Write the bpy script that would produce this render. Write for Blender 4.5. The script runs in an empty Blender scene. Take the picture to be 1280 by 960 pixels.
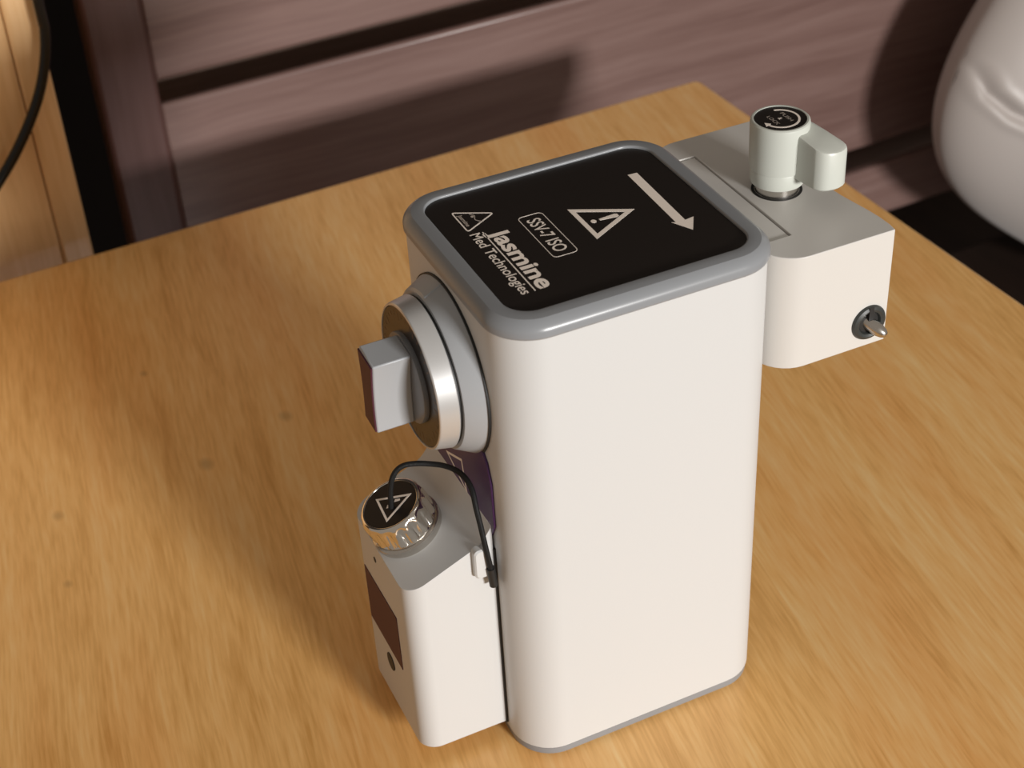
import bpy, bmesh, math, random
from mathutils import Vector, Matrix

# ------------------------------------------------------------------ camera, light, exposure
scene = bpy.context.scene
COL = scene.collection
scene.view_settings.view_transform = 'Standard'
scene.view_settings.look = 'None'
scene.view_settings.gamma = 1.0
scene.view_settings.use_curve_mapping = False
scene.view_settings.exposure = 0.0

CAM_POS = Vector((-0.19112, -0.45679, 0.58903))
CAM_R = ((0.9045280616, -0.4234952540, -0.0498071839),
         (-0.2891080297, -0.5232116995, -0.8016645587),
         (0.3134414346, 0.7395277462, -0.5956955428))
cam_data = bpy.data.cameras.new('camera')
cam = bpy.data.objects.new('camera', cam_data)
COL.objects.link(cam)
r0, r1, r2 = (Vector(r) for r in CAM_R)
cam.matrix_world = Matrix(((r0.x, -r1.x, -r2.x, CAM_POS.x),
                           (r0.y, -r1.y, -r2.y, CAM_POS.y),
                           (r0.z, -r1.z, -r2.z, CAM_POS.z),
                           (0, 0, 0, 1)))
cam_data.sensor_width = 36.0
cam_data.lens = 2014.8 / 1280.0 * 36.0
cam_data.clip_start = 0.02
cam_data.dof.use_dof = True
cam_data.dof.focus_distance = 0.70
cam_data.dof.aperture_fstop = 14.0
scene.camera = cam

world = bpy.data.worlds.new('room_ambient')
scene.world = world
world.use_nodes = True
wn = world.node_tree.nodes
wn['Background'].inputs[0].default_value = (1.0, 0.87, 0.74, 1)
wn['Background'].inputs[1].default_value = 0.28

# daylight through the window behind the camera, low and from the right
LDIR = Vector((-0.215, 1.0, -0.222)).normalized()
ld = bpy.data.lights.new('window_daylight', 'AREA')
ld.shape = 'RECTANGLE'
ld.size = 0.50
ld.size_y = 0.30
ld.energy = 94.0
ld.color = (1.0, 0.98, 0.95)
lo = bpy.data.objects.new('window_daylight', ld)
COL.objects.link(lo)
lo.location = Vector((0.05, 0.1, 0.1)) - LDIR * 3.0
lo.rotation_euler = LDIR.to_track_quat('-Z', 'Y').to_euler()

# ------------------------------------------------------------------ materials
def new_mat(name, color, rough=0.5, metal=0.0, spec=0.5, coat=0.0, coat_rough=0.1):
    m = bpy.data.materials.new(name)
    m.use_nodes = True
    b = m.node_tree.nodes['Principled BSDF']
    b.inputs['Base Color'].default_value = (*color, 1)
    b.inputs['Roughness'].default_value = rough
    b.inputs['Metallic'].default_value = metal
    b.inputs['Specular IOR Level'].default_value = spec
    b.inputs['Coat Weight'].default_value = coat
    b.inputs['Coat Roughness'].default_value = coat_rough
    return m

def add_grain(m, scale=900.0, strength=0.05, stretch=(1, 1, 1)):
    """fine procedural surface texture"""
    nt = m.node_tree
    b = nt.nodes['Principled BSDF']
    tc = nt.nodes.new('ShaderNodeTexCoord')
    mp = nt.nodes.new('ShaderNodeMapping')
    mp.inputs['Scale'].default_value = stretch
    nz = nt.nodes.new('ShaderNodeTexNoise')
    nz.inputs['Scale'].default_value = scale
    nz.inputs['Detail'].default_value = 2
    bp = nt.nodes.new('ShaderNodeBump')
    bp.inputs['Strength'].default_value = strength
    bp.inputs['Distance'].default_value = 0.0004
    nt.links.new(tc.outputs['Object'], mp.inputs[0])
    nt.links.new(mp.outputs[0], nz.inputs['Vector'])
    nt.links.new(nz.outputs[0], bp.inputs['Height'])
    nt.links.new(bp.outputs[0], b.inputs['Normal'])
    return m

def wood_mat(name, dark, mid, light, rot=0.0, across=55.0, along=4.0, fine=420.0, fine_along=14.0,
             rough=0.35, plank=0.0, coat=0.3, bump=0.08, axis='Y', fine_mix=0.35, knots=(), warp=0.02, tint=None):
    m = bpy.data.materials.new(name)
    m.use_nodes = True
    nt = m.node_tree
    N, L = nt.nodes, nt.links
    b = N['Principled BSDF']
    b.inputs['Roughness'].default_value = rough
    b.inputs['Coat Weight'].default_value = coat
    b.inputs['Coat Roughness'].default_value = 0.18
    tc = N.new('ShaderNodeTexCoord')
    mp = N.new('ShaderNodeMapping')
    mp.inputs['Rotation'].default_value = (0, 0, rot)
    L.new(tc.outputs['Object'], mp.inputs[0])
    # slow wander so the grain is not ruler straight
    wz = N.new('ShaderNodeTexNoise'); wz.inputs['Scale'].default_value = 5.0; wz.inputs['Detail'].default_value = 2
    L.new(mp.outputs[0], wz.inputs['Vector'])
    wm = N.new('ShaderNodeVectorMath'); wm.operation = 'SCALE'; wm.inputs['Scale'].default_value = warp
    L.new(wz.outputs['Color'], wm.inputs[0])
    wa = N.new('ShaderNodeVectorMath'); wa.operation = 'ADD'
    L.new(mp.outputs[0], wa.inputs[0]); L.new(wm.outputs[0], wa.inputs[1])
    def stretched(a, l):
        s = N.new('ShaderNodeMapping')
        v = {'Y': (a, l, a), 'X': (l, a, a), 'Z': (a, a, l)}[axis]
        s.inputs['Scale'].default_value = v
        L.new(wa.outputs[0], s.inputs[0])
        return s
    s1 = stretched(across, along)
    n1 = N.new('ShaderNodeTexNoise'); n1.inputs['Scale'].default_value = 1.0; n1.inputs['Detail'].default_value = 5
    n1.inputs['Roughness'].default_value = 0.6
    L.new(s1.outputs[0], n1.inputs['Vector'])
    s2 = stretched(fine, fine_along)
    n2 = N.new('ShaderNodeTexNoise'); n2.inputs['Scale'].default_value = 1.0; n2.inputs['Detail'].default_value = 3
    L.new(s2.outputs[0], n2.inputs['Vector'])
    mx = N.new('ShaderNodeMix'); mx.data_type = 'FLOAT'
    mx.inputs['Factor'].default_value = fine_mix
    L.new(n1.outputs[0], mx.inputs['A']); L.new(n2.outputs[0], mx.inputs['B'])
    val = mx.outputs['Result']
    if plank > 0:
        sp = N.new('ShaderNodeSeparateXYZ'); L.new(mp.outputs[0], sp.inputs[0])
        dv = N.new('ShaderNodeMath'); dv.operation = 'DIVIDE'; dv.inputs[1].default_value = plank
        L.new(sp.outputs[0], dv.inputs[0])
        fl = N.new('ShaderNodeMath'); fl.operation = 'FLOOR'; L.new(dv.outputs[0], fl.inputs[0])
        wn_ = N.new('ShaderNodeTexWhiteNoise'); wn_.noise_dimensions = '1D'; L.new(fl.outputs[0], wn_.inputs['W'])
        ma = N.new('ShaderNodeMath'); ma.operation = 'MULTIPLY_ADD'
        ma.inputs[1].default_value = 0.09; ma.inputs[2].default_value = -0.045
        L.new(wn_.outputs['Value'], ma.inputs[0])
        ad = N.new('ShaderNodeMath'); ad.operation = 'ADD'
        L.new(val, ad.inputs[0]); L.new(ma.outputs[0], ad.inputs[1])
        val = ad.outputs[0]
    cr = N.new('ShaderNodeValToRGB')
    e = cr.color_ramp.elements
    e[0].position = 0.30; e[0].color = (*dark, 1)
    e[1].position = 0.72; e[1].color = (*light, 1)
    k = e.new(0.5); k.color = (*mid, 1)
    L.new(val, cr.inputs[0])
    colour = cr.outputs[0]
    if tint is not None:
        # broad streaks of a redder heartwood
        s3 = stretched(16.0, 2.2)
        n3 = N.new('ShaderNodeTexNoise'); n3.inputs['Scale'].default_value = 1.0; n3.inputs['Detail'].default_value = 4
        L.new(s3.outputs[0], n3.inputs['Vector'])
        m3 = N.new('ShaderNodeMapRange'); m3.inputs['From Min'].default_value = 0.48; m3.inputs['From Max'].default_value = 0.72
        m3.inputs['To Min'].default_value = 0.0; m3.inputs['To Max'].default_value = 0.75
        L.new(n3.outputs[0], m3.inputs['Value'])
        c3 = N.new('ShaderNodeMix'); c3.data_type = 'RGBA'; c3.blend_type = 'MULTIPLY'
        L.new(m3.outputs[0], c3.inputs['Factor']); L.new(colour, c3.inputs['A']); c3.inputs['B'].default_value = (*tint, 1)
        colour = c3.outputs['Result']
    for (kx, ky, kr) in knots:
        sb = N.new('ShaderNodeVectorMath'); sb.operation = 'SUBTRACT'; sb.inputs[1].default_value = (kx, ky, 0)
        L.new(tc.outputs['Object'], sb.inputs[0])
        sc_ = N.new('ShaderNodeVectorMath'); sc_.operation = 'MULTIPLY'; sc_.inputs[1].default_value = (1.0, 0.7, 0)
        L.new(sb.outputs[0], sc_.inputs[0])
        ln = N.new('ShaderNodeVectorMath'); ln.operation = 'LENGTH'; L.new(sc_.outputs[0], ln.inputs[0])
        mr = N.new('ShaderNodeMapRange'); mr.inputs['From Min'].default_value = kr * 0.3
        mr.inputs['From Max'].default_value = kr; mr.inputs['To Min'].default_value = 0.28; mr.inputs['To Max'].default_value = 0.0
        L.new(ln.outputs['Value'], mr.inputs['Value'])
        mc = N.new('ShaderNodeMix'); mc.data_type = 'RGBA'
        L.new(mr.outputs[0], mc.inputs['Factor']); L.new(colour, mc.inputs['A'])
        mc.inputs['B'].default_value = (0.10, 0.045, 0.015, 1)
        colour = mc.outputs['Result']
    L.new(colour, b.inputs['Base Color'])
    bp = N.new('ShaderNodeBump'); bp.inputs['Strength'].default_value = bump; bp.inputs['Distance'].default_value = 0.0006
    L.new(mx.outputs['Result'], bp.inputs['Height'])
    L.new(bp.outputs[0], b.inputs['Normal'])
    return m

M = {}
M['white'] = add_grain(new_mat('white_powder_coat', (0.595, 0.60, 0.60), 0.42), 1500, 0.04)
M['block'] = add_grain(new_mat('pale_anodised_casting', (0.63, 0.61, 0.58), 0.36), 1600, 0.05)
M['lever'] = new_mat('pale_grey_lever_plastic', (0.56, 0.58, 0.53), 0.38)
M['bezel'] = new_mat('grey_bezel_plastic', (0.25, 0.26, 0.275), 0.28)
M['dial'] = add_grain(new_mat('grey_dial_plastic', (0.38, 0.395, 0.415), 0.34), 1200, 0.04)
M['ring'] = new_mat('silver_dial_ring', (0.62, 0.62, 0.62), 0.34, 0.5)
M['hub'] = new_mat('shaded_hub_plastic', (0.15, 0.155, 0.165), 0.36)  # dial grey darkened: shade on the left-facing disc is put into the colour
M['panel'] = new_mat('black_printed_film', (0.014, 0.010, 0.008), 0.34)
M['print'] = new_mat('off_white_print', (0.98, 0.88, 0.79), 0.5)
M['fineprint'] = new_mat('thin_grey_print', (0.52, 0.45, 0.39), 0.5)
M['dialprint'] = new_mat('dim_dial_print', (0.16, 0.10, 0.06), 0.5)
M['black'] = new_mat('black_rubber', (0.012, 0.012, 0.012), 0.55)
M['grommet'] = new_mat('charcoal_grommet', (0.035, 0.038, 0.036), 0.42)
M['plum'] = new_mat('plum_label', (0.078, 0.022, 0.036), 0.5, spec=0.25)
M['purple'] = new_mat('purple_label', (0.060, 0.018, 0.105), 0.36)
M['chrome'] = new_mat('polished_steel', (0.80, 0.76, 0.70), 0.13, 1.0)
M['steel'] = new_mat('brushed_steel', (0.62, 0.59, 0.55), 0.26, 1.0)
M['cord'] = add_grain(new_mat('braided_black_cord', (0.009, 0.009, 0.009), 0.6, spec=0.25), 1400, 0.6)
M['cable'] = new_mat('glossy_black_cable', (0.005, 0.005, 0.005), 0.2, spec=0.35)
M['table'] = wood_mat('honey_table_wood', (0.69, 0.355, 0.095), (0.89, 0.515, 0.18), (0.95, 0.655, 0.30),
                      rot=math.radians(10), plank=0.115, rough=0.42, coat=0.35, bump=0.07,
                      across=70.0, along=4.5, fine=520.0, fine_along=36.0, fine_mix=0.46, warp=0.012, tint=(0.93, 0.76, 0.60),
                      knots=((-0.0145, 0.2602, 0.003), (-0.0093, 0.1529, 0.0055), (0.0475, 0.1721, 0.005), (-0.0974, 0.1519, 0.004), (-0.1072, 0.0938, 0.003)))
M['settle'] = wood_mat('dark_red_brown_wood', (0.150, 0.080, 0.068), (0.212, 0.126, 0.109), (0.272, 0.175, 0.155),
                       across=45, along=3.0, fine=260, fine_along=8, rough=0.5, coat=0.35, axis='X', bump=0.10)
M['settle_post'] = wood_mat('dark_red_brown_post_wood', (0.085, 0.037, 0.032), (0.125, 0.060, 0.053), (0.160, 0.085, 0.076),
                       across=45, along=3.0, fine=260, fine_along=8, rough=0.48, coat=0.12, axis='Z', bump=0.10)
M['settle_board'] = wood_mat('shade_lifted_board_wood', (0.28, 0.18, 0.14), (0.36, 0.24, 0.19), (0.44, 0.30, 0.25), axis='X', coat=0.0, rough=0.7)  # colour made pale to brighten the deep shade behind the slats
M['cabinet'] = wood_mat('golden_cabinet_wood', (0.60, 0.34, 0.14), (0.76, 0.48, 0.23), (0.88, 0.61, 0.34),
                        across=30, along=3.0, fine=300, fine_along=10, rough=0.38, coat=0.3, axis='Z', bump=0.04)
M['darkwall'] = add_grain(new_mat('shade_dark_wall', (0.020, 0.014, 0.012), 0.8), 60, 0.2)  # shade behind the furniture is put into this near-black colour
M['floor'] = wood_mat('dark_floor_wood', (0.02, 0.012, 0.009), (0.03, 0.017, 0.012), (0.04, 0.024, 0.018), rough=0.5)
M['cushion'] = None

# ------------------------------------------------------------------ helpers
ROOT = {}          # object name -> world matrix of its thing
MM = 0.001

def root_matrix(parent):
    return ROOT[parent.name] if parent else Matrix.Identity(4)

def thing(name, label, cat, loc=(0, 0, 0), rz=0.0, group=None):
    o = bpy.data.objects.new(name, None)
    o.empty_display_size = 0.02
    COL.objects.link(o)
    o.location = loc
    o.rotation_euler = (0, 0, rz)
    o['label'] = label
    o['category'] = cat
    if group:
        o['group'] = group
    ROOT[o.name] = Matrix.Translation(Vector(loc)) @ Matrix.Rotation(rz, 4, 'Z')
    return o

def obj(name, bm, mat, parent=None, frame=None, sharp=35.0, bevel=0.0, seg=2, label=None, kind=None):
    """one mesh object; vertices are given in frame (world if None) and stored relative to the thing"""
    if frame is not None:
        bm.transform(frame)
    if parent is not None:
        bm.transform(root_matrix(parent).inverted())
    bmesh.ops.recalc_face_normals(bm, faces=bm.faces[:])
    a = math.radians(sharp)
    for f in bm.faces:
        f.smooth = True
    for e in bm.edges:
        if len(e.link_faces) == 2:
            e.smooth = e.calc_face_angle(0) < a
        else:
            e.smooth = False
    me = bpy.data.meshes.new(name)
    bm.to_mesh(me)
    bm.free()
    for m in (mat if isinstance(mat, (list, tuple)) else [mat]):
        me.materials.append(m)
    o = bpy.data.objects.new(name, me)
    COL.objects.link(o)
    if parent is not None:
        o.parent = parent
        ROOT[o.name] = root_matrix(parent)
    if bevel > 0:
        md = o.modifiers.new('bevel', 'BEVEL')
        md.width = bevel; md.segments = seg; md.limit_method = 'ANGLE'; md.angle_limit = math.radians(40)
        md.harden_normals = False
    if label:
        o['label'] = label
    if kind:
        o['kind'] = kind
    return o

def rrect(x0, x1, y0, y1, r, n=10):
    """rounded rectangle outline, counter-clockwise"""
    r = max(r, 1e-5)
    pts = []
    for (cx, cy, a0) in ((x1 - r, y0 + r, -90), (x1 - r, y1 - r, 0), (x0 + r, y1 - r, 90), (x0 + r, y0 + r, 180)):
        for i in range(n + 1):
            a = math.radians(a0 + 90 * i / n)
            pts.append((cx + r * math.cos(a), cy + r * math.sin(a)))
    return pts

def loft(rings, cap0=True, cap1=True, close=False):
    bm = bmesh.new()
    vs = [[bm.verts.new(p) for p in ring] for ring in rings]
    n = len(rings[0])
    pairs = list(zip(vs[:-1], vs[1:]))
    if close:
        pairs.append((vs[-1], vs[0]))
    for a, b in pairs:
        for i in range(n):
            j = (i + 1) % n
            bm.faces.new((a[i], a[j], b[j], b[i]))
    if cap0 and not close:
        bm.faces.new(list(reversed(vs[0])))
    if cap1 and not close:
        bm.faces.new(vs[-1])
    return bm

def prism(outline, z0, z1):
    return loft([[(x, y, z0) for x, y in outline], [(x, y, z1) for x, y in outline]])

def lathe(profile, n=64, frame=None):
    """profile (r, h) turned about the local z axis"""
    rings = [[(r * math.cos(2 * math.pi * i / n), r * math.sin(2 * math.pi * i / n), h) for i in range(n)] for r, h in profile]
    bm = loft(rings)
    if frame is not None:
        bm.transform(frame)
    return bm

def box_bm(x0, x1, y0, y1, z0, z1):
    return prism([(x0, y0), (x1, y0), (x1, y1), (x0, y1)], z0, z1)

def merge(*bms):
    out = bmesh.new()
    for b in bms:
        me = bpy.data.meshes.new('tmp')
        b.to_mesh(me); b.free()
        out.from_mesh(me)
        bpy.data.meshes.remove(me)
    return out

def axes(origin, ex, ey, ez):
    ex, ey, ez, o = Vector(ex), Vector(ey), Vector(ez), Vector(origin)
    return Matrix(((ex.x, ey.x, ez.x, o.x), (ex.y, ey.y, ez.y, o.y), (ex.z, ey.z, ez.z, o.z), (0, 0, 0, 1)))

def flat(polys, h=0.00008):
    """thin printed shapes: list of outlines (s, t) as slabs of ink"""
    bm = bmesh.new()
    for p in polys:
        lo_ = [bm.verts.new((s, t, 0)) for s, t in p]
        hi = [bm.verts.new((s, t, h)) for s, t in p]
        n = len(p)
        bm.faces.new(hi)
        for i in range(n):
            j = (i + 1) % n
            bm.faces.new((lo_[i], lo_[j], hi[j], hi[i]))
    return bm

def band(outer, inner, h=0.00008):
    """closed outline ring between two outlines of equal length"""
    bm = bmesh.new()
    n = len(outer)
    a = [bm.verts.new((s, t, h)) for s, t in outer]
    b = [bm.verts.new((s, t, h)) for s, t in inner]
    c = [bm.verts.new((s, t, 0)) for s, t in outer]
    d = [bm.verts.new((s, t, 0)) for s, t in inner]
    for i in range(n):
        j = (i + 1) % n
        bm.faces.new((a[i], a[j], b[j], b[i]))
        bm.faces.new((c[i], c[j], a[j], a[i]))
        bm.faces.new((b[i], b[j], d[j], d[i]))
    return bm

def tri_band(p, w, r=0.0, h=0.00008):
    """triangle outline of line width w, corners rounded by r"""
    def offset(pts, d):
        P = [Vector(q) for q in pts]
        area = sum(P[i].x * P[(i + 1) % 3].y - P[(i + 1) % 3].x * P[i].y for i in range(3))
        sgn = 1 if area > 0 else -1
        out = []
        for i in range(3):
            a, b, c = P[i - 1], P[i], P[(i + 1) % 3]
            e1, e2 = (b - a).normalized(), (c - b).normalized()
            n1, n2 = Vector((-e1.y, e1.x)) * sgn, Vector((-e2.y, e2.x)) * sgn
            k = (n1 + n2) / (1 + n1.dot(n2))
            out.append(b + k * d)
        return out
    def rounded(pts, rr):
        if rr <= 0:
            return [tuple(q) for q in pts]
        out = []
        for i in range(3):
            a, b, c = pts[i - 1], pts[i], pts[(i + 1) % 3]
            u, v = (a - b).normalized(), (c - b).normalized()
            half = math.acos(max(-1, min(1, u.dot(v)))) / 2
            t = rr / math.tan(half)
            p0, p1 = b + u * t, b + v * t
            for k in range(6):
                f = k / 5
                q = p0 * (1 - f) ** 2 + b * 2 * f * (1 - f) + p1 * f * f
                out.append(tuple(q))
        return out
    o_ = [Vector(q) for q in p]
    i_ = offset(p, w)
    return band(rounded(o_, r), rounded(i_, max(r - w, r * 0.5)), h)

def text_bm(s, x0, x1, base, cap, bold=0.0, h=0.00008, shear=0.0, capchar='H'):
    """lettering: advance from x0 to x1, capitals between base and cap"""
    def mesh_of(body):
        cu = bpy.data.curves.new('t', 'FONT')
        cu.body = body; cu.size = 1.0; cu.offset = bold; cu.resolution_u = 4; cu.shear = shear
        cu.fill_mode = 'FRONT'
        o = bpy.data.objects.new('t', cu)
        COL.objects.link(o)
        dg = bpy.context.evaluated_depsgraph_get()
        me = bpy.data.meshes.new_from_object(o.evaluated_get(dg))
        bpy.data.objects.remove(o); bpy.data.curves.remove(cu)
        return me
    mh = mesh_of(capchar)
    ys = [v.co.y for v in mh.vertices]; y0, y1 = min(ys), max(ys)
    bpy.data.meshes.remove(mh)
    me = mesh_of(s)
    bm = bmesh.new(); bm.from_mesh(me); bpy.data.meshes.remove(me)
    xs = [v.co.x for v in bm.verts]; a, b = min(xs), max(xs)
    for v in bm.verts:
        v.co.x = x0 + (v.co.x - a) / (b - a) * (x1 - x0)
        v.co.y = base + (v.co.y - y0) / (y1 - y0) * (cap - base)
        v.co.z = h
    return bm

def tube(pts, r, n=10, samples=8):
    """smooth round cord through the points (Catmull-Rom), capped"""
    P = [Vector(p) for p in pts]
    Q = [P[0] * 2 - P[1]] + P + [P[-1] * 2 - P[-2]]
    path = []
    for i in range(1, len(Q) - 2):
        for k in range(samples):
            t = k / samples
            a, b, c, d = Q[i - 1], Q[i], Q[i + 1], Q[i + 2]
            path.append(0.5 * ((2 * b) + (c - a) * t + (2 * a - 5 * b + 4 * c - d) * t * t + (3 * b - a - 3 * c + d) * t ** 3))
    path.append(P[-1])
    rings = []
    up = Vector((0.3, 0.5, 0.81)).normalized()
    for i, p in enumerate(path):
        t = (path[min(i + 1, len(path) - 1)] - path[max(i - 1, 0)]).normalized()
        s = t.cross(up)
        if s.length < 0.05:
            s = t.cross(Vector((1, 0, 0)))
        s.normalize()
        up = s.cross(t).normalized()
        rings.append([tuple(p + (s * math.cos(2 * math.pi * k / n) + up * math.sin(2 * math.pi * k / n)) * r) for k in range(n)])
    return loft(rings)

def struct(name, bm, mat, frame=None, bevel=0.0):
    return obj(name, bm, mat, frame=frame, bevel=bevel, kind='structure')

# ------------------------------------------------------------------ the room
TA = 0.03922115880764606
TX, TY = 0.42733, 0.57697
TF = Matrix.Translation((TX, TY, 0)) @ Matrix.Rotation(TA, 4, 'Z')   # table frame: origin at the far right corner
FLOOR = -0.75
struct('floor', box_bm(-2.6, 2.6, -3.2, 0.86, FLOOR - 0.05, FLOOR), M['floor'], TF)
struct('wall_back', box_bm(-2.6, 2.6, 0.80, 0.86, FLOOR, 1.8), M['darkwall'], TF)

# ------------------------------------------------------------------ table
def T(x, y, z=0.0):
    return TF @ Vector((x, y, z))

tb = thing('table', 'honey coloured wooden table under the white vaporizer', 'table', T(-0.5, -0.42, FLOOR), TA)
out = rrect(-1.05, 0.0, -0.86, 0.0, 0.006, 6)
obj('tabletop', prism(out, -0.028, 0.0), M['table'], tb, TF, bevel=0.0025, seg=3)
obj('apron', merge(box_bm(-0.98, -0.07, -0.79, -0.77, -0.10, -0.028), box_bm(-0.98, -0.07, -0.37, -0.35, -0.10, -0.028),
                   box_bm(-0.98, -0.96, -0.77, -0.37, -0.10, -0.028), box_bm(-0.09, -0.07, -0.77, -0.37, -0.10, -0.028)),
    M['table'], tb, TF)
for (lx, ly) in ((-0.96, -0.77), (-0.14, -0.77), (-0.96, -0.42), (-0.14, -0.42)):
    obj('leg', box_bm(lx, lx + 0.05, ly, ly + 0.05, FLOOR, -0.028), M['table'], tb, TF, bevel=0.003)

# ------------------------------------------------------------------ dark wooden settle behind the table
SD = 0.185
st = thing('settle', 'dark reddish wooden settle with slatted back behind the table', 'settle', T(0.2, 0.1, FLOOR), TA)
obj('back_slat', box_bm(-0.395, 1.02, SD, SD + 0.016, 0.0275, 0.30), M['settle'], st, TF, bevel=0.003)
obj('back_slat', box_bm(-0.395, 1.02, SD, SD + 0.009, -0.243, 0.0065), M['settle'], st, TF, bevel=0.003)
obj('back_slat', box_bm(-0.395, 1.02, SD, SD + 0.012, -0.335, -0.272), M['settle'], st, TF, bevel=0.003)
obj('back_board', box_bm(-0.40, 1.03, SD + 0.082, SD + 0.094, -0.335, 0.30), M['settle_board'], st, TF)
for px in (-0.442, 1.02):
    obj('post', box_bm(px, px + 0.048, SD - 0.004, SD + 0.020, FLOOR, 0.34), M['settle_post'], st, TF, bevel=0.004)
obj('seat', box_bm(-0.43, 1.05, -0.28, SD + 0.022, -0.462, -0.437), M['floor'], st, TF, bevel=0.004)  # near-black wood puts the deep shade on the seat into its colour
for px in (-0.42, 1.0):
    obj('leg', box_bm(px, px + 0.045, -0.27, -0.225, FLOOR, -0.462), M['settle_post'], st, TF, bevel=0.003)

# ------------------------------------------------------------------ golden cabinet and its cable
cb = thing('cabinet', 'golden wood cabinet behind the table, left of the dark settle', 'cabinet', T(-0.75, 0.2, FLOOR), TA)
obj('side_panel', box_bm(-1.05, -0.5190, 0.035, 0.36, FLOOR, 0.42), M['cabinet'], cb, TF, bevel=0.002)
obj('edge_trim', box_bm(-0.5185, -0.497, 0.035, 0.36, FLOOR, 0.42), M['cabinet'], cb, TF, bevel=0.002)
obj('cabinet_top', box_bm(-1.07, -0.485, 0.030, 0.37, 0.42, 0.445), M['cabinet'], cb, TF, bevel=0.003)
cbl = obj('cable', tube([T(-0.4950, 0.0240, 0.444), T(-0.4952, 0.0235, 0.43), T(-0.4960, 0.0205, 0.32),
                         T(-0.4966, 0.020, 0.181), T(-0.4969, 0.020, 0.1588), T(-0.5029, 0.020, 0.1347), T(-0.5136, 0.020, 0.1112),
                         T(-0.5304, 0.020, 0.0859), T(-0.5493, 0.020, 0.0638), T(-0.585, 0.010, 0.034), T(-0.625, -0.012, 0.012),
                         T(-0.68, -0.045, 0.0036), T(-0.78, -0.09, 0.0036)], 0.0036, 12), M['cable'])
cbl['label'] = 'glossy black cable hanging in a curve before the golden cabinet'
cbl['category'] = 'cable'

# ------------------------------------------------------------------ grey cushion
def cushion_mat():
    m = new_mat('grey_satin_cover', (0.47, 0.425, 0.40), 0.42, spec=0.5)
    b = m.node_tree.nodes['Principled BSDF']
    b.inputs['Sheen Weight'].default_value = 0.3
    add_grain(m, 700, 0.08)
    return m
M['cushion'] = cushion_mat()
CU_O = T(0.617, 0.058, -0.136)
cu = thing('cushion', 'plump grey satin cushion leaning right of the table', 'cushion', CU_O, TA)
def cushion_bm():
    bm = bmesh.new()
    n = 168
    a = 0.258            # half side
    th = 0.095           # half thickness
    rot = Matrix.Rotation(math.radians(38), 4, 'Y')
    def pt(u, v, s):
        # superelliptic square pillow; u,v in -1..1 mapped to a rounded square
        r = max(abs(u), abs(v))
        r = 1 - (1 - r) ** 2.2
        if r > 1e-6:
            l = math.hypot(u, v)
            ang = math.atan2(v, u)
            p = 3.6
            rad = 1.0 / (abs(math.cos(ang)) ** p + abs(math.sin(ang)) ** p) ** (1 / p)
            q = r
            x, z = math.cos(ang) * rad * q * a, math.sin(ang) * rad * q * a
        else:
            x = z = 0.0
        y = s * th * (max(0.0, 1 - r ** 2.6)) ** 0.55
        return x, y, z, r
    def crease(p):
        # pulled fold near the left side of the cover, seen from the front (local x, z of the rotated pillow)
        segs = [((-0.280, 0.038), (-0.274, 0.018)), ((-0.274, 0.018), (-0.257, 0.000)), ((-0.257, 0.000), (-0.233, -0.014)), ((-0.233, -0.014), (-0.200, -0.027))]
        d = 9
        best = 0
        for i, (q0, q1) in enumerate(segs):
            A, B = Vector(q0), Vector(q1)
            P_ = Vector((p.x, p.z))
            t = max(0, min(1, (P_ - A).dot(B - A) / (B - A).length_squared))
            dd = (P_ - (A + (B - A) * t)).length
            if dd < d:
                d, best = dd, (i + t) / len(segs)
        w = math.sin(math.pi * min(1, max(0, 0.12 + 0.8 * best)))
        return 0.0085 * w * math.exp(-(d / 0.0045) ** 2) - 0.0022 * w * math.exp(-((d - 0.011) / 0.005) ** 2)
    for s in (-1, 1):
        grid = []
        for i in range(n + 1):
            row = []
            for j in range(n + 1):
                x, y, z, r = pt(-1 + 2 * i / n, -1 + 2 * j / n, s)
                p = rot @ Vector((x, y, z))
                if s < 0:
                    p.y += crease(p)
                row.append(bm.verts.new(p))
            grid.append(row)
        for i in range(n):
            for j in range(n):
                bm.faces.new((grid[i][j], grid[i + 1][j], grid[i + 1][j + 1], grid[i][j + 1]))
    bmesh.ops.remove_doubles(bm, verts=bm.verts[:], dist=1e-5)
    return bm
obj('cover', cushion_bm(), M['cushion'], cu, Matrix.Translation(CU_O) @ Matrix.Rotation(TA, 4, 'Z'), sharp=80)

# ------------------------------------------------------------------ vaporizer
vap = thing('vaporizer', 'white anaesthetic vaporizer with black top panel standing on the wooden table', 'vaporizer', (0.0627, 0.0576, 0))
D, W, RC = 0.1254, 0.1151, 0.020

def ring_at(inset, z, n=12, r=None):
    return [(x, y, z) for x, y in rrect(inset, D - inset, inset, W - inset, max(RC - inset, 0.004) if r is None else r, n)]

obj('base_trim', loft([ring_at(0.0012, 0.0), ring_at(0.0006, 0.0008), ring_at(0.0006, 0.0042)]), M['bezel'], vap, label='thin grey foot strip')
obj('housing', loft([ring_at(0.0008, 0.0042), ring_at(0.0, 0.0052), ring_at(0.0, 0.2374)]), M['white'], vap)
lip = [(0.0079 + 0.0008 * math.sin(math.radians(a)), 0.2452 - 0.0008 * (1 - math.cos(math.radians(a)))) for a in range(0, 91, 15)]
bez = [(0.0, 0.2370), (-0.0006, 0.2374), (-0.0010, 0.2382), (-0.0010, 0.2404), (-0.0006, 0.2417), (0.0002, 0.2428), (0.0014, 0.2440), (0.0025, 0.2447),
       (0.0028, 0.2449), (0.0052, 0.2452)] + lip + [(0.0087, 0.2434), (0.0087, 0.2380), (0.004, 0.2372)]
obj('top_bezel', loft([ring_at(i, z) for i, z in bez], close=True), M['bezel'], vap, label='grey rounded top rim', sharp=24)
PZ = 0.2440
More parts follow.
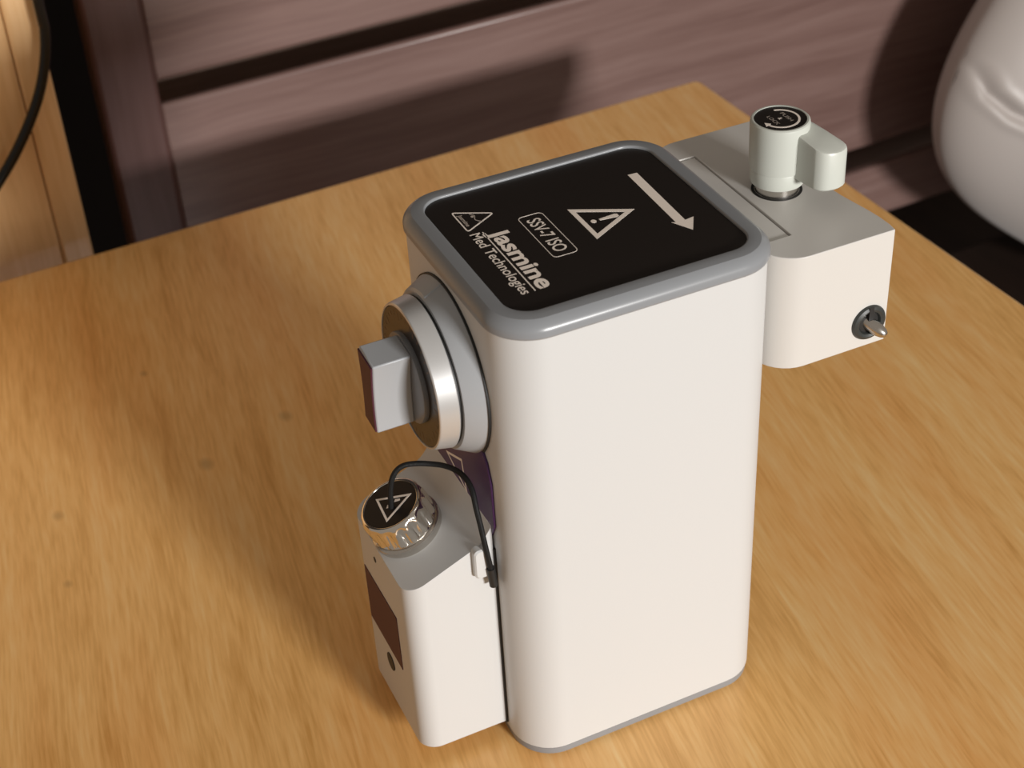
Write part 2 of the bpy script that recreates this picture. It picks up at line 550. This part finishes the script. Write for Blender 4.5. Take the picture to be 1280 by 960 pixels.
panel = obj('top_panel', loft([ring_at(0.0086, 0.2385, r=0.0115), ring_at(0.0086, PZ, r=0.0115)]), M['panel'], vap, label='black printed top plate')
# printed marks; s runs along -y (reading direction), t along +x
PF = axes((0, 0, PZ), (0, -1, 0), (1, 0, 0), (0, 0, 1))
mm = lambda pts: [(s * MM, t * MM) for s, t in pts]
obj('brand_lettering', merge(text_bm('Jasmine', -0.0712, -0.0222, 0.0258, 0.0340, bold=0.028),
                             flat([mm([(-72.4, 24.0), (-22.4, 24.0), (-22.4, 24.5), (-72.4, 24.5)])]),
                             text_bm('Med Technologies', -0.0728, -0.0220, 0.0184, 0.0230, bold=0.008)), M['print'], panel, PF)
bo = rrect(-0.0753, -0.0399, 0.0411, 0.0524, 0.0022, 5)
bi = rrect(-0.0750, -0.0402, 0.0414, 0.0521, 0.0019, 5)
obj('model_badge', merge(band(bo, bi), text_bm('SSV-7 ISO', -0.0715, -0.0435, 0.0436, 0.0496, bold=0.010)), M['print'], panel, PF)
warn = merge(tri_band(mm([(-71.3, 62.7), (-44.3, 62.7), (-57.7, 87.3)]), 0.0021),
             flat([mm([(-57.3 + 1.35 * math.cos(a), 67.9 + 1.2 * math.sin(a)) for a in [i * math.pi / 8 for i in range(16)]]),
                   mm([(-57.9, 70.6), (-56.7, 70.6), (-55.7, 78.2), (-56.3, 79.2), (-57.9, 79.2), (-58.5, 78.2)])]))
obj('warning_triangle', warn, M['print'], panel, PF)
obj('arrow', flat([mm([(-84.4, 98.5), (-39.8, 96.9), (-40.6, 95.3), (-31.3, 100.1), (-40.2, 105.5), (-39.6, 101.2), (-84.1, 102.9)])]), M['print'], panel, PF)
wave = [(-88.3 + i * 0.62, 25.2 + 0.9 * math.sin(i * 0.55) + 0.14 * i) for i in range(14)]
wv = [mm([wave[i], wave[i + 1], (wave[i + 1][0], wave[i + 1][1] + 0.35), (wave[i][0], wave[i][1] + 0.35)]) for i in range(13)]
obj('logo_triangle', merge(tri_band(mm([(-93.6, 18.8), (-75.2, 18.8), (-84.5, 35.2)]), 0.0006, 0.0013)), M['print'], panel, PF)
obj('logo_mark', merge(flat(wv), text_bm('Jasmine', -0.0897, -0.0795, 0.0203, 0.0222, bold=0.02),
                       flat([mm([(-86.1 + 0.7 * math.cos(a), 25.6 + 0.7 * math.sin(a)) for a in [i * math.pi / 6 for i in range(12)]])])), M['fineprint'], panel, PF)

# ---- control dial on the left face: axis along -x
DC = (0.0, 0.0575, 0.195)
DF = axes(DC, (0, -1, 0), (0, 0, 1), (-1, 0, 0))     # local z points out of the face, local x to the near side, local y up
def dl(profile, n=72):
    return lathe([(r * MM, h * MM) for r, h in profile], n, DF)
collar = obj('dial_collar', dl([(39.0, 0.0), (39.0, 0.8), (38.6, 1.6), (34.9, 8.6), (34.4, 9.2), (32.0, 9.2), (32.0, 0.0)]), M['dial'], vap, sharp=25, label='grey tapered collar')
obj('collar_shadow_line', dl([(39.9, 0.0), (39.9, 0.9), (38.0, 0.9), (38.0, 0.0)]), M['black'], collar, label='black line for the thin shadow gap')  # black ring stands in for the shadow where collar meets housing
# release hump on top of the collar
hump = []
for h, rr in ((0.6, 39.5), (8.8, 35.3)):
    ring = []
    for i in range(13):
        a = math.radians(92 + (168 - 92) * i / 12)
        ring.append((rr * math.cos(a) * MM, rr * math.sin(a) * MM, h * MM))
    for i in range(12, -1, -1):
        a = math.radians(92 + (168 - 92) * i / 12)
        ring.append((32.6 * math.cos(a) * MM, 32.6 * math.sin(a) * MM, h * MM))
    hump.append(ring)
obj('collar_tab', loft(hump), M['dial'], collar, DF, bevel=0.0006)
dial = obj('control_dial', dl([(31.0, 9.8), (32.4, 10.3), (33.2, 10.5), (33.4, 10.9), (32.0, 18.5), (31.7, 18.9), (30.9, 19.0), (30.8, 18.7), (30.8, 12.0)]),
           M['ring'], vap, sharp=22, label='silver dial ring')
obj('dial_gap', dl([(32.6, 8.4), (32.6, 10.4), (20.0, 10.4), (20.0, 8.4)]), M['black'], dial)
obj('scale_face', dl([(30.6, 12.0), (30.6, 18.6), (5.0, 18.6), (5.0, 12.0)]), M['panel'], dial, label='black scale face')
ticks = []
for i in range(40):
    a = math.radians(i * 9)
    r0_, r1_ = (25.2, 28.6) if i % 4 == 0 else (26.8, 28.6)
    c_, s_ = math.cos(a), math.sin(a)
    w_ = 0.28
    ticks.append([((r0_ * c_ - w_ * s_) * MM, (r0_ * s_ + w_ * c_) * MM), ((r0_ * c_ + w_ * s_) * MM, (r0_ * s_ - w_ * c_) * MM),
                  ((r1_ * c_ + w_ * s_) * MM, (r1_ * s_ - w_ * c_) * MM), ((r1_ * c_ - w_ * s_) * MM, (r1_ * s_ + w_ * c_) * MM)])
obj('scale_marks', flat(ticks), M['dialprint'], dial, DF @ Matrix.Translation((0, 0, 0.0186)))
obj('hub', dl([(20.0, 18.6), (20.0, 20.3), (19.8, 20.6), (19.2, 20.8)]), M['hub'], dial, label='grey hub disc, darkened for its shaded face')
# grip bar: tall block with thumb hollows on both sides
grip_rings = []
TILT = Matrix.Rotation(math.radians(-4.0), 3, 'Z')
def grip_outline(k):
    pts = []
    H_ = 18.4
    for i in range(17):
        y = -H_ + 2 * H_ * i / 16
        f = y / H_
        hw = (7.1 + 0.9 * f) - 1.3 * (1 - f * f)
        pts.append((hw, y))
    left = [(-x, y) for x, y in reversed(pts)]
    res = []
    for x, y in pts + left:
        v = TILT @ Vector((x * k, y * k, 0))
        res.append(((v.x + 0.6) * MM, (v.y - 0.5) * MM))
    return res
gr = loft([[(x, y, 0.0205) for x, y in grip_outline(1.0)], [(x, y, 0.0375) for x, y in grip_outline(1.0)]])
grip = obj('grip', gr, M['dial'], dial, DF, bevel=0.0007, label='light grey grip bar')
obj('grip_insert', loft([[(x, y, 0.0374) for x, y in grip_outline(0.955)], [(x, y, 0.0382) for x, y in grip_outline(0.955)]]), M['plum'], dial, DF, bevel=0.0002, label='dark plum end insert')

# ---- purple agent label on the left face under the dial
pur = [(20.5, 133), (21.0, 156), (24.0, 165), (30.0, 171), (86, 171), (92, 165), (94.5, 156), (94.5, 133), (91, 125), (24.5, 125)]
BF = axes((0, 0, 0), (0, 1, 0), (0, 0, 1), (-1, 0, 0))   # local x = world y, local y = world z, local z = -x
def mmz(pts): return [(x * MM, y * MM) for x, y in pts]
plab = obj('agent_label', prism(mmz(pur), 0.0, 0.0011), M['purple'], vap, BF, bevel=0.0004, label='purple agent label')
obj('label_triangle', merge(tri_band(mmz([(71.5, 139.0), (49.0, 130.5), (52.5, 147.5)]), 0.0012)), M['print'], plab, BF @ Matrix.Translation((0, 0, 0.0011)))

# ---- filler block with sloped top
X0, Y0, Y1, ZB, FR = -42.5, 24.0, 91.0, 8.4, 9.0
def top_z(x):
    z = 125.5 + 0.425 * x
    if x > -9.0:
        z += 7.0 * ((x + 9.0) / 8.6) ** 1.8
    return z
st_x = []
for i in range(11):
    a = math.radians(90 * i / 10)
    st_x.append((X0 + FR * (1 - math.cos(a)), FR * (1 - math.sin(a))))
st_x += [(-28, 0), (-20, 0), (-14, 0), (-9, 0), (-7, 0), (-5.4, 0), (-4, 0), (-2.8, 0), (-1.8, 0), (-1.0, 0)]
bm = bmesh.new()
rows = []
for x, ins in st_x:
    yl, yh = Y0 + ins, Y1 - ins
    zt = top_z(x)
    rows.append([bm.verts.new((x * MM, yl * MM, ZB * MM)), bm.verts.new((x * MM, yl * MM, zt * MM)),
                 bm.verts.new((x * MM, yh * MM, zt * MM)), bm.verts.new((x * MM, yh * MM, ZB * MM))])
for a, b in zip(rows[:-1], rows[1:]):
    for i in range(4):
        j = (i + 1) % 4
        bm.faces.new((a[i], a[j], b[j], b[i]))
bm.faces.new(rows[0]); bm.faces.new(list(reversed(rows[-1])))
filler = obj('filler_block', bm, M['white'], vap, bevel=0.0006, sharp=32, label='white filler block')
gk = [(23.3, 8.0), (91.7, 8.0), (91.7, 118.0), (23.3, 118.0)]
obj('gasket', prism(mmz(gk), 0.0, 0.0011), M['black'], filler, BF, label='black gasket seam')
FB = BF @ Matrix.Translation((0, 0, 0.0425))
obj('front_label', prism(mmz([(42.0, 46.5), (82.0, 46.5), (82.0, 79.5), (42.0, 79.5)]), -0.0002, 0.0003), M['plum'], filler, FB, label='dark plum front label')
def disc_at(cy, cz, r, z0, z1, n=32):
    return prism([((cy + r * math.cos(2 * math.pi * i / n)) * MM, (cz + r * math.sin(2 * math.pi * i / n)) * MM) for i in range(n)], z0, z1)
obj('drain_plug', disc_at(59.5, 35.8, 4.6, -0.0002, 0.0004), M['black'], filler, FB, label='small black drain plug')
obj('pin_hole', disc_at(64.0, 97.0, 1.4, -0.0002, 0.0002), M['black'], filler, FB)
# cord anchor lug on the near side
lug = rrect(-0.0112, -0.0040, 0.1065, 0.1225, 0.0022, 5)
obj('cord_anchor', loft([[(x, 0.0245, z) for x, z in lug], [(x, 0.0212, z) for x, z in lug],
                         [(x + (0.0006 if x < -0.0076 else -0.0006), 0.0204, z + (0.0006 if z < 0.1145 else -0.0006)) for x, z in lug]]),
    M['white'], filler, label='white anchor lug')

# ---- filler cap on the sloped top
th = math.atan(0.425)
CO = Vector((0, 0.0575, 0.1255)) + Vector((math.cos(th), 0, math.sin(th))) * -0.0292 + Vector((0, 0.0010, 0))
CF = axes(CO, (math.cos(th), 0, math.sin(th)), (0, 1, 0), (-math.sin(th), 0, math.cos(th)))
obj('cap_neck', lathe([(0.0162, -0.001), (0.0165, 0.0005), (0.0165, 0.0036), (0.0158, 0.0042), (0.0150, 0.0044), (0.0148, 0.0052)], 72, CF), M['steel'], vap, label='steel neck ring')
cap_rings = []
NF = 96
def flute(a, depth):
    u = (a / (2 * math.pi) * 16) % 1.0
    d_ = abs(u - 0.5) * 2
    return depth * max(0.0, 1 - (d_ / 0.72) ** 2)
for r, h, dp in ((15.4, 5.2, 0.0), (15.7, 5.6, 1.2), (15.7, 14.2, 1.3), (15.5, 15.4, 0.9), (15.1, 16.5, 0.3), (14.5, 17.4, 0), (13.9, 17.9, 0), (13.3, 18.1, 0), (12.8, 18.0, 0), (12.6, 17.6, 0)):
    cap_rings.append([((r - flute(2 * math.pi * i / NF, dp)) * MM * math.cos(2 * math.pi * i / NF),
                       (r - flute(2 * math.pi * i / NF, dp)) * MM * math.sin(2 * math.pi * i / NF), h * MM) for i in range(NF)])
cap = obj('filler_cap', loft(cap_rings), M['chrome'], vap, CF, sharp=50, label='polished fluted steel cap')
obj('cap_disc', lathe([(0.0126, 0.0172), (0.0126, 0.0178)], 64, CF), M['panel'], cap, label='black disc')
CPF = CF @ Matrix.Translation((0, 0, 0.0178))
ctri = [(-33.5 + 29.2, 9.1 - 1.0), (-18.8 + 29.2, -1.1 - 1.0), (-34.7 + 29.2, -6.8 - 1.0)]
obj('cap_triangle', merge(tri_band(mmz(ctri), 0.0010), flat([mmz([(-2.4, -0.6), (-1.2, 0.7), (-0.4, 0.2), (-1.4, -1.4)]),
    mmz([(2.0, -0.2), (4.4, -1.4), (4.9, -0.6), (3.0, 0.9)])])), M['print'], cap, CPF)

# ---- black retaining cord from the cap to the anchor
CORD = [(-0.0343, 0.0565, 0.1296), (-0.034, 0.0567, 0.1339), (-0.0335, 0.057, 0.1394), (-0.0321, 0.0572, 0.145), (-0.0294, 0.0575, 0.1487), (-0.0257, 0.057, 0.1505), (-0.0203, 0.0555, 0.1504), (-0.0147, 0.053, 0.1497), (-0.0106, 0.0495, 0.1497), (-0.0073, 0.044, 0.1498), (-0.0059, 0.037, 0.1499), (-0.0057, 0.031, 0.1477), (-0.0065, 0.026, 0.142), (-0.0063, 0.0233, 0.135), (-0.006, 0.0205, 0.1257), (-0.005, 0.0192, 0.1147), (-0.0036, 0.02, 0.1021)]
cordo = obj('cap_cord', tube(CORD, 0.00125, 10, 8), M['cord'], vap, label='black braided retaining cord')
obj('cord_tip', tube([(-0.0046, 0.0195, 0.1120), (-0.0040, 0.0198, 0.1060), (-0.0035, 0.0201, 0.1010)], 0.0019, 12, 4), M['black'], cordo)

# ---- mounting block at the back
BZ0, BZ1 = 0.1750, 0.2310
by0, by1, R1 = 0.0080, 0.1212, 0.016
ol = []
for i in range(9):
    a = math.radians(180 + 90 * i / 8)
    ol.append((0.1265 + R1 + R1 * math.cos(a), by0 + R1 + R1 * math.sin(a)))
ol += [(0.1842, by0), (0.1848, 0.0130), (0.1846, 0.0200), (0.1838, 0.0270), (0.1824, 0.0350), (0.1811, 0.0430), (0.1803, 0.0530), (0.1800, 0.0646),
       (0.1803, 0.0762), (0.1811, 0.0862), (0.1824, 0.0942), (0.1838, 0.1022), (0.1846, 0.1092), (0.1848, 0.1162), (0.1842, by1)]
for i in range(9):
    a = math.radians(90 + 90 * i / 8)
    ol.append((0.1265 + R1 + R1 * math.cos(a), by1 - R1 + R1 * math.sin(a)))
# body of the block, with a shallow pocket in its top face for the bracket plate
sx, sy0, sy1 = 0.1444, 0.0258, 0.1052
block = obj('mounting_block', prism(ol, BZ0, BZ1), M['block'], vap, label='pale metal mounting block')
cut = obj('pocket_cutter', box_bm(0.110, sx, sy0, sy1, BZ1 - 0.0016, BZ1 + 0.01), M['block'])
md = block.modifiers.new('pocket', 'BOOLEAN'); md.operation = 'DIFFERENCE'; md.object = cut; md.solver = 'EXACT'
dg = bpy.context.evaluated_depsgraph_get()
cutme = bpy.data.meshes.new_from_object(block.evaluated_get(dg))
block.modifiers.clear()
oldme = block.data; block.data = cutme; cutme.name = 'mounting_block'; bpy.data.meshes.remove(oldme)
bpy.data.objects.remove(cut)
bmx = bmesh.new(); bmx.from_mesh(cutme)
for e in bmx.edges:
    e.smooth = (len(e.link_faces) == 2 and e.calc_face_angle(0) < math.radians(35))
for f in bmx.faces:
    f.smooth = True
bmx.to_mesh(cutme); bmx.free()
mdb = block.modifiers.new('bevel', 'BEVEL'); mdb.width = 0.0003; mdb.segments = 2; mdb.limit_method = 'ANGLE'; mdb.angle_limit = math.radians(50)
obj('bracket_plate', box_bm(0.1256, sx - 0.0007, sy0 + 0.0005, sy1 - 0.0007, BZ1 - 0.0016, BZ1 - 0.0006), M['block'], vap, bevel=0.0002, label='inset bracket plate')
# interlock pin and its grommet on the near face
GF = axes((0.1748, by0, 0.1873), (1, 0, 0), (0, 0, 1), (0, -1, 0))
grom = obj('pin_grommet', lathe([(0.0085, -0.001), (0.0085, 0.0006), (0.0080, 0.0014), (0.0068, 0.0019), (0.0056, 0.0014), (0.0050, 0.0004), (0.0048, -0.001)], 48, GF), M['grommet'], vap, label='black rubber grommet')
obj('grommet_slot', merge(prism([(-0.0012, 0.002), (0.0012, 0.002), (0.0012, 0.0082), (-0.0012, 0.0082)], 0.0002, 0.0020), lathe([(0.0049, -0.001), (0.0049, 0.0003)], 32)), M['black'], grom, GF)
pd = Vector((0.0038, -0.0075, -0.0032)).normalized()
px_ = pd.cross(Vector((0, 0, 1))).normalized()
PFm = axes((0.1752, by0 - 0.0002, 0.1866), px_, pd.cross(px_) * -1, pd)
obj('interlock_pin', lathe([(0.0030, -0.004), (0.0030, 0.0046), (0.0029, 0.0054), (0.0022, 0.0076), (0.0014, 0.0088), (0.0005, 0.0092)], 32, PFm), M['steel'], vap, label='silver pointed pin')

# ---- locking lever on top of the block
LC = Vector((0.1602, 0.0617, 0.0))
LF = Matrix.Translation(LC)
obj('lever_socket', lathe([(0.0112, BZ1 - 0.002), (0.0112, BZ1 + 0.00015), (0.0099, BZ1 + 0.00015), (0.0099, BZ1 - 0.002)], 48, LF), M['black'], vap)
obj('lever_shaft', lathe([(0.0097, BZ1 - 0.002), (0.0097, BZ1 + 0.0042)], 48, LF), M['steel'], vap, label='steel lever shaft')
hub_bm = lathe([(0.0108, 0.2352), (0.0117, 0.2358), (0.0120, 0.2368), (0.0121, 0.2428), (0.0120, 0.2430), (0.0125, 0.2432), (0.0127, 0.2440), (0.0129, 0.2638), (0.0127, 0.2648), (0.0121, 0.2653), (0.0113, 0.2653), (0.0113, 0.2648)], 64, LF)
dvec = Vector((0.22, -0.9755)); pvec = Vector((0.9755, 0.22))
def arm_pt(al, pe):
    q = dvec * (al * MM) + pvec * (pe * MM)
    return (LC.x + q.x, LC.y + q.y)
arm_plan = [arm_pt(a, p) for a, p in ((0, -1.4), (8, -1.8), (16, -2.2), (22.6, -2.5), (23.2, -2.55), (23.8, -2.5), (26.2, -1.9), (27.8, -0.7), (28.9, 1.0), (29.9, 3.6), (30.3, 6.0), (30.0, 8.4), (29.2, 10.4), (27.8, 11.7), (25.5, 12.2), (16, 12.0), (8, 11.6), (0, 10.6))]
def arm_top(p):
    al = (Vector(p) - Vector((LC.x, LC.y))).dot(dvec) / MM
    return 0.2628 - max(0, al - 10) / 19.0 * 0.0034
cen = Vector(arm_pt(14, 4.6))
def shrink(p, k):
    v = Vector(p); w_ = (v - cen)
    return tuple(v - w_.normalized() * k)
ar = [[(*shrink(p, 0.0008), 0.2410) for p in arm_plan], [(*p, 0.2418) for p in arm_plan], [(*p, arm_top(p) - 0.0016) for p in arm_plan],
      [(*shrink(p, 0.0005), arm_top(p) - 0.0005) for p in arm_plan], [(*shrink(p, 0.0016), arm_top(p)) for p in arm_plan]]
lever = obj('locking_lever', merge(hub_bm, loft(ar)), M['lever'], vap, sharp=30, label='pale grey locking lever')
obj('lever_disc', lathe([(0.0113, 0.2645), (0.0113, 0.2650)], 48, LF), M['panel'], lever, label='black disc')
LPF = axes((LC.x, LC.y, 0.2650), (0, -1, 0), (1, 0, 0), (0, 0, 1))
def arc_band(a0, a1, ra, rb, n=40):
    pl = []
    for i in range(n):
        b0, b1 = math.radians(a0 + (a1 - a0) * i / n), math.radians(a0 + (a1 - a0) * (i + 1) / n)
        # world angle -> (s, t) with s = -y, t = x
        f = lambda r, b: (-r * math.sin(b) * MM, r * math.cos(b) * MM)
        pl.append([f(ra, b0), f(rb, b0), f(rb, b1), f(ra, b1)])
    f = lambda r, b: (-r * math.sin(math.radians(b)) * MM, r * math.cos(math.radians(b)) * MM)
    pl.append([f(ra - 1.1, a1), f(rb + 1.1, a1), f((ra + rb) / 2, a1 - 20)])
    return pl
obj('lever_print', merge(flat(arc_band(78, -160, 7.5, 8.5)), text_bm('&', -0.0009, 0.0009, -0.0010, 0.0009, bold=0.01)), M['print'], lever, LPF)
obj('lever_lettering', merge(text_bm('PUSH', -0.0042, 0.0042, 0.0023, 0.0041), text_bm('LOCK', -0.0042, 0.0042, -0.0044, -0.0026)), M['fineprint'], lever, LPF)
